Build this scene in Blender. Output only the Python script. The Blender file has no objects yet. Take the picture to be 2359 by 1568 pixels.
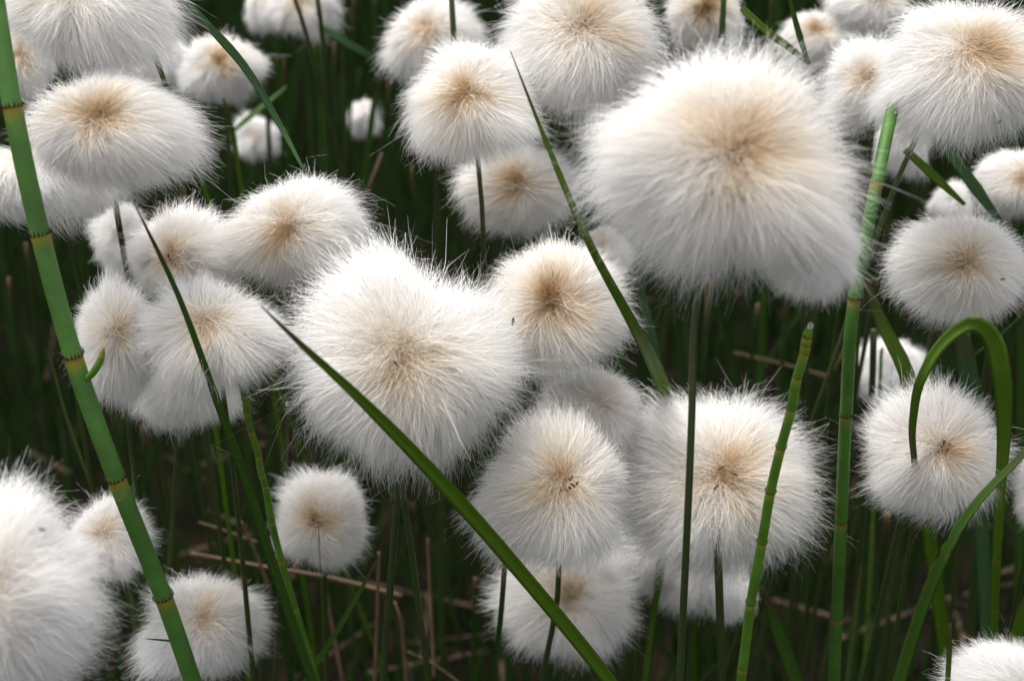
import bpy, math, random
import numpy as np
from mathutils import Vector

scene = bpy.context.scene
COL = scene.collection
rad = math.radians

# ------------------------------------------------------------------ camera
PITCH = rad(38.0)
HFOV = rad(32.0)
CAM_H = 0.42
S = 0.8                                   # scale of the depth numbers used below
cam_data = bpy.data.cameras.new("camera")
cam_data.sensor_width = 36.0
cam_data.lens = 18.0 / math.tan(HFOV / 2)
cam_data.clip_start = 0.01
cam_data.clip_end = 500.0
cam = bpy.data.objects.new("camera", cam_data)
cam.location = (0, 0, CAM_H)
cam.rotation_euler = (math.pi / 2 - PITCH, 0, 0)
COL.objects.link(cam)
scene.camera = cam
cam_data.dof.use_dof = True
cam_data.dof.focus_distance = 0.39 * S
cam_data.dof.aperture_fstop = 22.0

# ------------------------------------------------------------------ sky, sun, exposure
SUN_EL, SUN_AZ = rad(66), rad(-35)        # high, behind the flowers and a little to the left
world = bpy.data.worlds.new("World")
scene.world = world
world.use_nodes = True
wn = world.node_tree.nodes
bg = wn["Background"]
sky = wn.new("ShaderNodeTexSky")
sky.sky_type = 'NISHITA'
sky.sun_disc = False
sky.sun_elevation = SUN_EL
sky.sun_rotation = SUN_AZ
sky.air_density = 1.0
sky.dust_density = 4.0
hs = wn.new("ShaderNodeHueSaturation")    # cloud cover: the blue of the clear sky mostly gone
hs.inputs["Saturation"].default_value = 0.22
world.node_tree.links.new(sky.outputs[0], hs.inputs["Color"])
world.node_tree.links.new(hs.outputs[0], bg.inputs["Color"])
bg.inputs["Strength"].default_value = 0.13
sd = bpy.data.lights.new("sun", 'SUN')
sd.energy = 1.5
sd.angle = rad(42)
sd.color = (1.0, 0.97, 0.93)
sun = bpy.data.objects.new("sun", sd)
COL.objects.link(sun)
to_sun = Vector((math.sin(SUN_AZ) * math.cos(SUN_EL), math.cos(SUN_AZ) * math.cos(SUN_EL), math.sin(SUN_EL)))
sun.rotation_euler = to_sun.to_track_quat('Z', 'Y').to_euler()
scene.view_settings.view_transform = 'Standard'
scene.view_settings.look = 'None'
scene.view_settings.gamma = 1.0
scene.view_settings.exposure = 1.08
scene.cycles.max_bounces = 6
scene.cycles.diffuse_bounces = 4
scene.cycles.transmission_bounces = 4
scene.cycles.use_adaptive_sampling = True
scene.cycles.adaptive_threshold = 0.025

# ------------------------------------------------------------------ helpers
F = np.array([0, math.cos(PITCH), -math.sin(PITCH)])
RT = np.array([1.0, 0, 0])
UP = np.array([0, math.sin(PITCH), math.cos(PITCH)])
CAM = np.array([0, 0, CAM_H])
FPX = 1179.0 / math.tan(HFOV / 2)


def ray(x, y):
    return F + (x - 1179.0) / FPX * RT - (y - 784.0) / FPX * UP


def P(x, y, z):
    """a point of the meadow seen at (x, y) in a 2358x1568 view, z * S metres deep"""
    return CAM + z * S * ray(x, y)


def under(prev, x, y):
    """the point seen at (x, y) that stands most nearly straight below prev"""
    d = ray(x, y)
    a = np.dot((prev - CAM)[:2], d[:2]) / np.dot(d[:2], d[:2])
    return CAM + a * d


def path(pts, z0, ground=True, lean=1.0):
    out = [P(pts[0][0], pts[0][1], pts[0][2] if len(pts[0]) > 2 else z0)]
    for p in pts[1:]:
        out.append(P(p[0], p[1], p[2]) if len(p) > 2 else under(out[-1], p[0], p[1]))
    if ground:
        a, b = out[-2], out[-1]
        d = b - a
        dz = max(-d[2], 1e-4)
        k = b[2] / dz
        h = d[:2] * k * lean
        n = np.linalg.norm(h)
        lim = 0.35 * b[2]
        if n > lim:
            h *= lim / n
        out.append(np.array([b[0] + h[0], b[1] + h[1], -0.004]))
    return np.array(out)


def spline(pts, n):
    """smooth curve through pts (chord-length Hermite), n samples even in arc length"""
    p = np.asarray(pts, float)
    u = np.concatenate([[0], np.cumsum(np.linalg.norm(np.diff(p, axis=0), axis=1))])
    h = np.diff(u)
    d = np.diff(p, axis=0) / h[:, None]
    m = np.empty_like(p)
    m[0], m[-1] = d[0], d[-1]
    if len(p) > 2:
        m[1:-1] = (d[:-1] * h[1:, None] + d[1:] * h[:-1, None]) / (h[1:] + h[:-1])[:, None]
    t = np.linspace(0, 1, 24, endpoint=False)[:, None]
    res = []
    for i in range(len(p) - 1):
        res.append((2 * t ** 3 - 3 * t ** 2 + 1) * p[i] + (t ** 3 - 2 * t ** 2 + t) * h[i] * m[i] + (-2 * t ** 3 + 3 * t ** 2) * p[i + 1] + (t ** 3 - t ** 2) * h[i] * m[i + 1])
    res = np.vstack(res + [p[-1][None]])
    s = np.concatenate([[0], np.cumsum(np.linalg.norm(np.diff(res, axis=0), axis=1))])
    v = np.linspace(0, s[-1], n)
    return np.stack([np.interp(v, s, res[:, k]) for k in range(3)], 1)


def norm(v):
    return v / np.maximum(np.linalg.norm(v, axis=-1, keepdims=True), 1e-12)


def mesh_np(name, V, faces, attrs=None, mats=(), midx=None, smooth=True):
    """faces: list of int arrays (k, n) of one size each"""
    me = bpy.data.meshes.new(name)
    V = np.asarray(V, np.float32)
    me.vertices.add(len(V))
    me.vertices.foreach_set("co", V.ravel())
    faces = [np.asarray(f, np.int32) for f in faces if len(f)]
    nl = sum(f.size for f in faces)
    npoly = sum(len(f) for f in faces)
    me.loops.add(nl)
    me.polygons.add(npoly)
    me.loops.foreach_set("vertex_index", np.concatenate([f.ravel() for f in faces]))
    starts, k = [], 0
    for f in faces:
        starts.append(k + np.arange(len(f)) * f.shape[1])
        k += f.size
    me.polygons.foreach_set("loop_start", np.concatenate(starts).astype(np.int32))
    if midx is not None:
        me.polygons.foreach_set("material_index", np.asarray(midx, np.int32))
    if smooth:
        me.polygons.foreach_set("use_smooth", np.ones(npoly, dtype=bool))
    for k_, v in (attrs or {}).items():
        at = me.attributes.new(k_, 'FLOAT', 'POINT')
        at.data.foreach_set("value", np.asarray(v, np.float32))
    me.update(calc_edges=True)
    for m in mats:
        me.materials.append(m)
    return me


def link(name, me, parent=None, loc=None):
    o = bpy.data.objects.new(name, me)
    COL.objects.link(o)
    if parent is not None:
        o.parent = parent
    if loc is not None:
        o.location = loc
    return o


def tag(o, label, cat, group=None, kind=None):
    if label:
        o["label"] = label
    if cat:
        o["category"] = cat
    if group:
        o["group"] = group
    if kind:
        o["kind"] = kind
    return o


def thing(name, label, cat, loc, group=None):
    o = bpy.data.objects.new(name, None)
    o.empty_display_size = 0.01
    COL.objects.link(o)
    o.location = loc
    return tag(o, label, cat, group, "thing")


def tube(pts, radii, sides=10, cap=True):
    pts = np.asarray(pts)
    n = len(pts)
    T = norm(np.gradient(pts, axis=0))
    ref = np.array([1.0, 0.1, 0.05])
    A = norm(ref - (T @ ref)[:, None] * T)
    B = np.cross(T, A)
    ang = np.arange(sides) * 2 * math.pi / sides
    V = pts[:, None] + np.asarray(radii)[:, None, None] * (np.cos(ang)[None, :, None] * A[:, None] + np.sin(ang)[None, :, None] * B[:, None])
    i = np.arange(n - 1)[:, None] * sides
    j = np.arange(sides)[None]
    j2 = (j + 1) % sides
    q = np.stack([i + j, i + j2, i + sides + j2, i + sides + j], -1).reshape(-1, 4)
    faces = [q]
    if cap:
        faces.append(np.array([np.arange(sides)[::-1], (n - 1) * sides + np.arange(sides)]))
    along = np.repeat(np.linspace(0, 1, n), sides)
    across = np.tile(np.arange(sides) / sides, n)
    return V.reshape(-1, 3), faces, along, across


def blade_geo(pts, widths, twist=0.0, fold=0.22, twist2=None):
    """a folded leaf: closed six-sided section, its wide face turned about its length by twist"""
    pts = np.asarray(pts)
    n = len(pts)
    T = norm(np.gradient(pts, axis=0))
    side = norm(np.cross(T, np.broadcast_to(F, T.shape)))
    nor = np.cross(side, T)
    nor = nor * np.where((nor @ F) > 0, -1.0, 1.0)[:, None]    # the hollow of the fold looks up at the light
    tw = np.linspace(twist, twist if twist2 is None else twist2, n)[:, None]
    sd_ = side * np.cos(tw) + nor * np.sin(tw)
    nr = -side * np.sin(tw) + nor * np.cos(tw)
    w = np.asarray(widths)[:, None]
    prof = [(-.5, 0.03), (-.25, -fold * .2), (0, -fold * .5), (.25, -fold * .2), (.5, 0.03), (0, -fold * .5 - .035)]
    V = np.stack([pts + sd_ * w * a + nr * w * b for a, b in prof], 1)
    k = len(prof)
    i = np.arange(n - 1)[:, None] * k
    j = np.arange(k)[None]
    j2 = (j + 1) % k
    q = np.stack([i + j, i + j2, i + k + j2, i + k + j], -1).reshape(-1, 4)
    caps = np.array([np.arange(k)[::-1], (n - 1) * k + np.arange(k)])
    along = np.repeat(np.linspace(0, 1, n), k)
    across = np.tile(np.array([0, .25, .5, .75, 1, .5]), n)
    return V.reshape(-1, 3), [q, caps], along, across


# ------------------------------------------------------------------ materials
def new_mat(name):
    m = bpy.data.materials.new(name)
    m.use_nodes = True
    nt = m.node_tree
    nt.nodes.clear()
    return m, nt, nt.nodes, nt.links


def attr(N, name):
    a = N.new("ShaderNodeAttribute")
    a.attribute_name = name
    return a.outputs["Fac"]


def ramp(N, L, fac, stops, interp='LINEAR'):
    r = N.new("ShaderNodeValToRGB")
    r.color_ramp.interpolation = interp
    e = r.color_ramp.elements
    while len(e) < len(stops):
        e.new(0.5)
    for el, (p, c) in zip(e, stops):
        el.position = p
        el.color = (*c, 1)
    L.new(fac, r.inputs[0])
    return r.outputs[0]


def fluff_material():
    m, nt, N, L = new_mat("cotton_bristle")
    c = ramp(N, L, attr(N, "tan"), [(0.0, (.94, .928, .915)), (.30, (.895, .83, .735)), (.62, (.76, .60, .40)), (1.0, (.44, .27, .115))])
    d = N.new("ShaderNodeBsdfDiffuse")
    t = N.new("ShaderNodeBsdfTranslucent")
    g = N.new("ShaderNodeBsdfGlossy")
    g.inputs["Roughness"].default_value = 0.38
    g.inputs["Color"].default_value = (.95, .95, .95, 1)
    L.new(c, d.inputs["Color"])
    L.new(c, t.inputs["Color"])
    mx = N.new("ShaderNodeMixShader")
    mx.inputs[0].default_value = 0.47
    L.new(d.outputs[0], mx.inputs[1])
    L.new(t.outputs[0], mx.inputs[2])
    m2 = N.new("ShaderNodeMixShader")
    m2.inputs[0].default_value = 0.05
    L.new(mx.outputs[0], m2.inputs[1])
    L.new(g.outputs[0], m2.inputs[2])
    o = N.new("ShaderNodeOutputMaterial")
    L.new(m2.outputs[0], o.inputs[0])
    return m


def plant_material(name, c1, c2, tip=None, translucent=0.25, rough=0.45, streak=26.0):
    """leaf or stem: fine lengthwise veins, blotches, an aged tip"""
    m, nt, N, L = new_mat(name)
    al, ac = attr(N, "along"), attr(N, "across")
    cb = N.new("ShaderNodeCombineXYZ")
    mu = N.new("ShaderNodeMath"); mu.operation = 'MULTIPLY'; mu.inputs[1].default_value = streak
    mv = N.new("ShaderNodeMath"); mv.operation = 'MULTIPLY'; mv.inputs[1].default_value = 5.0
    L.new(ac, mu.inputs[0]); L.new(al, mv.inputs[0])
    oi = N.new("ShaderNodeObjectInfo")
    mr = N.new("ShaderNodeMath"); mr.operation = 'MULTIPLY'; mr.inputs[1].default_value = 40.0
    L.new(oi.outputs["Random"], mr.inputs[0])
    L.new(mu.outputs[0], cb.inputs[0]); L.new(mv.outputs[0], cb.inputs[1]); L.new(mr.outputs[0], cb.inputs[2])
    nz = N.new("ShaderNodeTexNoise")
    nz.inputs["Scale"].default_value = 1.0
    nz.inputs["Detail"].default_value = 3.0
    L.new(cb.outputs[0], nz.inputs["Vector"])
    col = ramp(N, L, nz.outputs["Fac"], [(.32, c1), (.68, c2)])
    # patches of age along the length, in object space
    tc = N.new("ShaderNodeTexCoord")
    n2 = N.new("ShaderNodeTexNoise")
    n2.inputs["Scale"].default_value = 420.0
    n2.inputs["Detail"].default_value = 2.0
    L.new(tc.outputs["Object"], n2.inputs["Vector"])
    sp = N.new("ShaderNodeMapRange")
    sp.inputs[1].default_value = .56; sp.inputs[2].default_value = .78
    sp.inputs[3].default_value = 0; sp.inputs[4].default_value = .55
    L.new(n2.outputs["Fac"], sp.inputs[0])
    mxs = N.new("ShaderNodeMix"); mxs.data_type = 'RGBA'
    L.new(sp.outputs[0], mxs.inputs[0])
    L.new(col, mxs.inputs[6])
    mxs.inputs[7].default_value = (c2[0] * 1.7 + .012, c2[1] * .95, c2[2] * .7, 1)
    col = mxs.outputs[2]
    if tip:
        mp = N.new("ShaderNodeMapRange")
        mp.inputs[1].default_value = .94; mp.inputs[2].default_value = 1.0
        L.new(al, mp.inputs[0])
        mxt = N.new("ShaderNodeMix"); mxt.data_type = 'RGBA'
        L.new(mp.outputs[0], mxt.inputs[0]); L.new(col, mxt.inputs[6])
        mxt.inputs[7].default_value = (*tip, 1)
        col = mxt.outputs[2]
    p = N.new("ShaderNodeBsdfPrincipled")
    L.new(col, p.inputs["Base Color"])
    p.inputs["Roughness"].default_value = rough
    p.inputs["Specular IOR Level"].default_value = 0.25
    bp = N.new("ShaderNodeBump")
    bp.inputs["Strength"].default_value = 0.25
    bp.inputs["Distance"].default_value = 0.0002
    L.new(nz.outputs["Fac"], bp.inputs["Height"])
    L.new(bp.outputs[0], p.inputs["Normal"])
    tr = N.new("ShaderNodeBsdfTranslucent")
    L.new(col, tr.inputs["Color"])
    mx = N.new("ShaderNodeMixShader")
    mx.inputs[0].default_value = translucent
    L.new(p.outputs[0], mx.inputs[1]); L.new(tr.outputs[0], mx.inputs[2])
    o = N.new("ShaderNodeOutputMaterial")
    L.new(mx.outputs[0], o.inputs[0])
    return m


def horsetail_material(name, green, band):
    m, nt, N, L = new_mat(name)
    ac, bd = attr(N, "across"), attr(N, "band")
    mu = N.new("ShaderNodeMath"); mu.operation = 'MULTIPLY'; mu.inputs[1].default_value = 2 * math.pi * 18
    L.new(ac, mu.inputs[0])
    sn = N.new("ShaderNodeMath"); sn.operation = 'SINE'
    L.new(mu.outputs[0], sn.inputs[0])
    tc = N.new("ShaderNodeTexCoord")
    nz = N.new("ShaderNodeTexNoise")
    nz.inputs["Scale"].default_value = 180.0
    nz.inputs["Detail"].default_value = 5.0
    L.new(tc.outputs["Object"], nz.inputs["Vector"])
    ad = N.new("ShaderNodeMath"); ad.operation = 'MULTIPLY_ADD'; ad.inputs[1].default_value = .07
    L.new(sn.outputs[0], ad.inputs[0]); L.new(nz.outputs["Fac"], ad.inputs[2])
    col = ramp(N, L, ad.outputs[0], [(.28, tuple(v * .72 for v in green)), (.70, tuple(v * 1.25 for v in green))])
    # the paler, rusty zone under a joint, ragged by the noise
    ba = N.new("ShaderNodeMath"); ba.operation = 'MULTIPLY_ADD'; ba.inputs[1].default_value = .8
    sb = N.new("ShaderNodeMath"); sb.operation = 'SUBTRACT'; sb.inputs[1].default_value = .5
    L.new(nz.outputs["Fac"], sb.inputs[0])
    L.new(sb.outputs[0], ba.inputs[0]); L.new(bd, ba.inputs[2])
    m1 = N.new("ShaderNodeMapRange"); m1.inputs[1].default_value = .22; m1.inputs[2].default_value = .75
    L.new(ba.outputs[0], m1.inputs[0])
    gate = N.new("ShaderNodeMath"); gate.operation = 'MULTIPLY'
    g2 = N.new("ShaderNodeMapRange"); g2.inputs[1].default_value = 0.0; g2.inputs[2].default_value = .2
    L.new(bd, g2.inputs[0])
    L.new(m1.outputs[0], gate.inputs[0]); L.new(g2.outputs[0], gate.inputs[1])
    mx = N.new("ShaderNodeMix"); mx.data_type = 'RGBA'
    L.new(gate.outputs[0], mx.inputs[0]); L.new(col, mx.inputs[6]); mx.inputs[7].default_value = (*band, 1)
    m3 = N.new("ShaderNodeMapRange"); m3.inputs[1].default_value = .86; m3.inputs[2].default_value = 1.0
    L.new(ba.outputs[0], m3.inputs[0])
    mz = N.new("ShaderNodeMix"); mz.data_type = 'RGBA'
    L.new(m3.outputs[0], mz.inputs[0]); L.new(mx.outputs[2], mz.inputs[6]); mz.inputs[7].default_value = (.16, .075, .012, 1)
    p = N.new("ShaderNodeBsdfPrincipled")
    L.new(mz.outputs[2], p.inputs["Base Color"])
    p.inputs["Roughness"].default_value = .5
    p.inputs["Specular IOR Level"].default_value = .3
    bp = N.new("ShaderNodeBump"); bp.inputs["Strength"].default_value = .3; bp.inputs["Distance"].default_value = .0002
    L.new(ad.outputs[0], bp.inputs["Height"]); L.new(bp.outputs[0], p.inputs["Normal"])
    o = N.new("ShaderNodeOutputMaterial")
    L.new(p.outputs[0], o.inputs[0])
    return m


def plain(name, c, rough=.6, noise=0.0, scale=300.0, spec=.3):
    m, nt, N, L = new_mat(name)
    p = N.new("ShaderNodeBsdfPrincipled")
    p.inputs["Roughness"].default_value = rough
    p.inputs["Specular IOR Level"].default_value = spec
    tc = N.new("ShaderNodeTexCoord")
    nz = N.new("ShaderNodeTexNoise"); nz.inputs["Scale"].default_value = scale; nz.inputs["Detail"].default_value = 6.0
    L.new(tc.outputs["Object"], nz.inputs["Vector"])
    col = ramp(N, L, nz.outputs["Fac"], [(.3, tuple(v * (1 - noise) for v in c)), (.7, tuple(v * (1 + noise) for v in c))])
    L.new(col, p.inputs["Base Color"])
    o = N.new("ShaderNodeOutputMaterial")
    L.new(p.outputs[0], o.inputs[0])
    return m


M_FLUFF = fluff_material()
M_SEED = plain("dark_seed", (.115, .060, .028), .7, .5, 900)
M_STEM = plant_material("dark_sedge_stem", (.028, .046, .013), (.048, .068, .020), None, .05, .45, 9)
M_SEDGE = plant_material("sedge_green", (.010, .030, .005), (.028, .068, .011), (.12, .07, .03), .15, .6, 9)
M_FRESH = plant_material("fresh_leaf", (.060, .132, .006), (.096, .188, .010), (.06, .035, .015), .22, .55)
M_BLUE = plant_material("bluish_leaf", (.050, .120, .042), (.080, .170, .064), (.10, .08, .04), .22, .40)
M_DEEP = plant_material("deep_leaf", (.030, .080, .009), (.052, .120, .014), (.05, .03, .015), .18, .55)
M_OLIVE = plant_material("olive_leaf", (.075, .130, .030), (.120, .190, .045), (.16, .10, .04), .2, .5)
M_STRAW = plant_material("dry_straw", (.09, .058, .034), (.165, .112, .068), None, .1, .7, 14)
M_HORSE = horsetail_material("horsetail_green", (.060, .148, .026), (.20, .185, .018))
M_HORSE2 = horsetail_material("horsetail_dull", (.048, .125, .016), (.17, .14, .025))
M_HORSE3 = horsetail_material("horsetail_young", (.078, .180, .016), (.22, .24, .022))
M_TOOTH = plain("black_tooth", (.012, .009, .007), .6, .3)
M_RUST = plain("rusty_sheath", (.085, .038, .012), .6, .5, 700)
M_BUG = plain("insect_brown", (.035, .022, .018), .35, .5, 2500, .5)


def drop_material():
    m, nt, N, L = new_mat("water_drop")
    p = N.new("ShaderNodeBsdfPrincipled")
    p.inputs["Base Color"].default_value = (1, 1, 1, 1)
    p.inputs["Roughness"].default_value = .02
    p.inputs["IOR"].default_value = 1.33
    p.inputs["Transmission Weight"].default_value = 1.0
    o = N.new("ShaderNodeOutputMaterial")
    L.new(p.outputs[0], o.inputs[0])
    return m


M_DROP = drop_material()


# ------------------------------------------------------------------ the ground
def ground_material():
    m, nt, N, L = new_mat("wet_peat")
    tc = N.new("ShaderNodeTexCoord")
    n1 = N.new("ShaderNodeTexNoise"); n1.inputs["Scale"].default_value = 60; n1.inputs["Detail"].default_value = 8
    L.new(tc.outputs["Object"], n1.inputs["Vector"])
    col = ramp(N, L, n1.outputs["Fac"], [(.3, (.004, .003, .002)), (.55, (.011, .008, .005)), (.8, (.024, .018, .010))])
    p = N.new("ShaderNodeBsdfPrincipled")
    L.new(col, p.inputs["Base Color"])
    p.inputs["Specular IOR Level"].default_value = .05
    p.inputs["Roughness"].default_value = .8
    bp = N.new("ShaderNodeBump"); bp.inputs["Strength"].default_value = .8; bp.inputs["Distance"].default_value = .006
    L.new(n1.outputs["Fac"], bp.inputs["Height"]); L.new(bp.outputs[0], p.inputs["Normal"])
    o = N.new("ShaderNodeOutputMaterial")
    L.new(p.outputs[0], o.inputs[0])
    return m


def make_ground():
    # fine and hummocky near the plants, coarse out to the horizon
    k = np.concatenate([-np.geomspace(200, 3, 10), np.linspace(-2.4, 2.4, 97), np.geomspace(3, 200, 10)])
    X, Y = np.meshgrid(k, k + .8)
    rg = np.random.default_rng(3)
    Z = np.zeros_like(X)
    for _ in range(26):
        a, ph, w = rg.uniform(0, 6.28), rg.uniform(0, 6.28), rg.uniform(8, 60)
        Z += np.sin((X * math.cos(a) + Y * math.sin(a)) * w + ph) * .05 / w
    Z *= (np.abs(X) < 2.5) & (np.abs(Y - .8) < 2.5)
    Z -= .012
    n = len(k)
    V = np.stack([X, Y, Z], -1).reshape(-1, 3)
    i, j = np.meshgrid(np.arange(n - 1), np.arange(n - 1), indexing='ij')
    a = (i * n + j).ravel()
    q = np.stack([a, a + 1, a + n + 1, a + n], 1)
    o = link("ground", mesh_np("ground", V, [q], mats=[ground_material()]))
    tag(o, "dark wet peaty ground under the sedge", "ground", kind="structure")


make_ground()


# ------------------------------------------------------------------ cotton grass
def fluff_geo(C, rx, ry, axis, n, seed, width, nseg=4, lobes=(), mess=1.0, clump=.45, tan=1.0, shag=1.0, mop=1.0):
    """bristles of one head about C: they spring from the spike on the head's axis, arch over and hang down all round.
    Returns ribbon vertices, faces and the tan pigment of each vertex."""
    r = np.random.default_rng(seed)
    ax = norm(np.asarray(axis, float))
    h = np.array([1.0, .2, .1]); h = norm(h - ax * (h @ ax))
    k = np.cross(ax, h)
    B = np.stack([h, k, ax])                                  # rows: head frame in (right, up, toward camera) space
    # tip directions, thinner near the crown
    ct = 1 - r.random(n) * (1 - math.cos(rad(165)))
    th = np.arccos(ct)
    th = np.maximum(th, np.abs(r.normal(0, .20, n)))
    ph = r.random(n) * 2 * math.pi

    def sph(t, p):
        return np.stack([np.sin(t) * np.cos(p), np.sin(t) * np.sin(p), np.cos(t)], -1)

    tip = sph(th, ph)
    # tufts: tips lean to their tuft's middle; big loose tufts with small ones inside them
    def tufts(nc):
        cc = norm(r.normal(size=(nc, 3)))
        near = np.empty(n, int)
        for s0 in range(0, n, 4000):
            near[s0:s0 + 4000] = np.argmax(tip[s0:s0 + 4000] @ cc.T, 1)
        return cc, near
    cc, near = tufts(int(90 + 60 * r.random()))
    c2, near2 = tufts(900)
    low = np.clip((th - .5) / 1.2, 0, 1)                      # combed tufts show on the hanging side
    pull = (clump * (.25 + .75 * low) * r.random(n) * (r.random(len(cc)) ** .8)[near])[:, None]
    pull2 = (.55 * (.3 + .7 * low) * r.random(n) * (r.random(len(c2)) ** .8)[near2])[:, None]
    tip = norm(tip * (1 - pull) + cc[near] * pull)
    tip = norm(tip * (1 - pull2) + c2[near2] * pull2 + r.normal(size=(n, 3)) * .07 * mess)
    tuft_len = 1 + .052 * shag * r.normal(size=len(cc))[near] + .02 * shag * r.normal(size=len(c2))[near2] + .05 * shag * low * r.normal(size=len(c2))[near2]
    # lumpy overall form
    lb_dir = norm(r.normal(size=(14, 3)))
    lb_amp = r.normal(size=14) * .115
    lb_k = r.uniform(3.5, 14, 14)

    def bulge(d):
        f = 1 + (np.exp((d @ lb_dir.T - 1) * lb_k) * lb_amp).sum(1)
        f = f - .13 * np.exp((d[:, 2] - 1) * 7)               # the crown lies in a dimple
        for (dx, dy, amp, kk) in lobes:                       # lobes and hollows given by where they sit on the head
            w = math.sqrt(max(0.0, 1 - dx * dx - dy * dy))
            v = B @ norm(np.array([dx, -dy, w]))
            f = f + amp * np.exp((d @ v - 1) * kk)
        return f

    s = np.where(r.random(n) < .76, np.clip(r.normal(.905, .078, n), .6, 1.09), r.uniform(.55, .88, n))
    stray = r.random(n) < .007 * mess
    s = np.where(stray, r.uniform(.98, 1.06 + .05 * mess, n), s) * tuft_len
    root = np.zeros((n, 3))
    root[:, 2] = r.uniform(.30, .60, n)
    root[:, :2] += r.normal(size=(n, 2)) * .10
    th_t = np.arccos(np.clip(tip[:, 2], -1, 1))
    ph_t = np.arctan2(tip[:, 1], tip[:, 0])
    swirl = r.normal(0, .16) + .26 * np.sin(ph_t * 2 + r.uniform(0, 6))      # the combing turns a little round the crown
    fr = r.uniform(.58, .88, n)
    mid = sph(th_t * fr, ph_t - swirl * (1 - fr) + r.normal(0, .16, n) * mess * .7)
    p2 = tip * (s * bulge(tip))[:, None]
    p1 = mid * (bulge(mid) * np.minimum(s, 1.0) * r.uniform(.96, 1.10, n))[:, None]
    t = np.linspace(0.10, 1, nseg + 1)[None, :, None]
    Q = root[:, None] * (1 - t) ** 2 + 2 * p1[:, None] * t * (1 - t) + p2[:, None] * t ** 2
    # locks that wander together, then each bristle's own bend and curl
    wan = np.zeros_like(Q)
    for kk_ in (3.0, 4.5, 7.0, 10.0):
        for c_ in range(2):
            kv, dv = norm(r.normal(size=3)) * kk_, norm(r.normal(size=3))
            wan += np.sin(Q @ kv + r.uniform(0, 6))[..., None] * dv * (.21 / kk_)
    Q = Q + wan * t ** 1.5 * mess ** .5
    loose = (.037 * mess * (r.random(n) ** 2 * 2.2 + .25) * (1 + 2.0 * stray))[:, None, None]
    Q = Q + r.normal(size=(n, 1, 3)) * loose * np.sin(t * r.uniform(2, 8, (n, 1, 1)) + r.uniform(0, 6, (n, 1, 1))) * t
    Q = Q + r.normal(size=(n, 1, 3)) * (.038 * mess * (1 + 2.2 * stray))[:, None, None] * t ** 2.5
    # pigment: the bristles are tan where they leave the spike and round the crown, unevenly
    po = r.normal(0, .10, 2)
    ax_p = norm(np.array([po[0], po[1], 1.0]))
    dn = norm(Q)
    ang = np.arccos(np.clip(dn @ ax_p, -1, 1))
    rr = np.linalg.norm(Q, axis=-1)
    off = np.sqrt(Q[..., 0] ** 2 + Q[..., 1] ** 2)
    var = r.uniform(.35, 1.25, n)[:, None]
    tuftv = (.45 + 1.1 * r.random(len(cc)))[near][:, None] * (.7 + .6 * r.random(len(c2)))[near2][:, None]
    sect = np.clip(.75 + .4 * np.sin(ph_t + r.uniform(0, 6)) + .35 * np.sin(ph_t * 3 + r.uniform(0, 6)), 0, 2)[:, None]
    crown = np.exp(-(ang / .30) ** 2) * .30 * var + np.exp(-(ang / .62) ** 2) * .29 * sect * tuftv + np.exp(-(ang / 1.05) ** 2) * .11 * tuftv
    deep = np.clip(1.0 - rr / .74, 0, 1) * .8
    base = np.clip(.60 - t[..., 0], 0, 1) * .6 * np.clip(1.1 - off / .7, 0, 1)
    pig = np.clip((np.maximum(crown, 0) + .45 * base + .25 * deep) * tan + r.normal(0, .03, (n, 1)), 0, 1)
    # head frame -> (right, up, toward camera), ellipsoid -> world
    W = Q @ B
    rd = (rx + ry) / 2
    # a mop: the hanging side is squarer and flatter underneath than a ball
    wn_ = norm(W)
    hh = np.sqrt(wn_[..., 0] ** 2 + wn_[..., 2] ** 2)
    low_ = np.clip(-wn_[..., 1] * 2.2, 0, 1) * mop
    box = (hh ** 2.35 + np.abs(wn_[..., 1]) ** 2.35) ** (-1 / 2.35)
    W = W * (1 + low_ * (box - 1))[..., None]
    W[..., 1] = np.where(W[..., 1] < 0, W[..., 1] * .90, W[..., 1])
    W = W * np.array([rx, ry, rd])
    Wd = W[..., :1] * RT + W[..., 1:2] * UP + W[..., 2:3] * (-F)
    Wd[..., 2] -= (t[..., 0] ** 2) * rd * .13 * r.uniform(.2, 1.5, n)[:, None] * np.clip(off, 0, 1)   # own weight
    # ribbons
    T = norm(np.gradient(Wd, axis=1))
    out = norm(Wd + r.normal(size=(n, 1, 3)) * rd * .45)
    side = norm(np.cross(T, out))
    wd = width * r.uniform(.55, 1.25, n)[:, None] * (1 - .82 * t[..., 0] ** 1.6)
    hw = (wd / 2)[..., None]
    V = np.stack([Wd - side * hw, Wd + side * hw], 2)          # n, nseg+1, 2, 3
    m = nseg + 1
    i = (np.arange(n) * m * 2)[:, None] + (np.arange(nseg) * 2)[None]
    q = np.stack([i, i + 1, i + 3, i + 2], -1).reshape(-1, 4)
    tanv = np.repeat(pig, 2, axis=1).ravel()
    return V.reshape(-1, 3), q, tanv, B, rd


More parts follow.
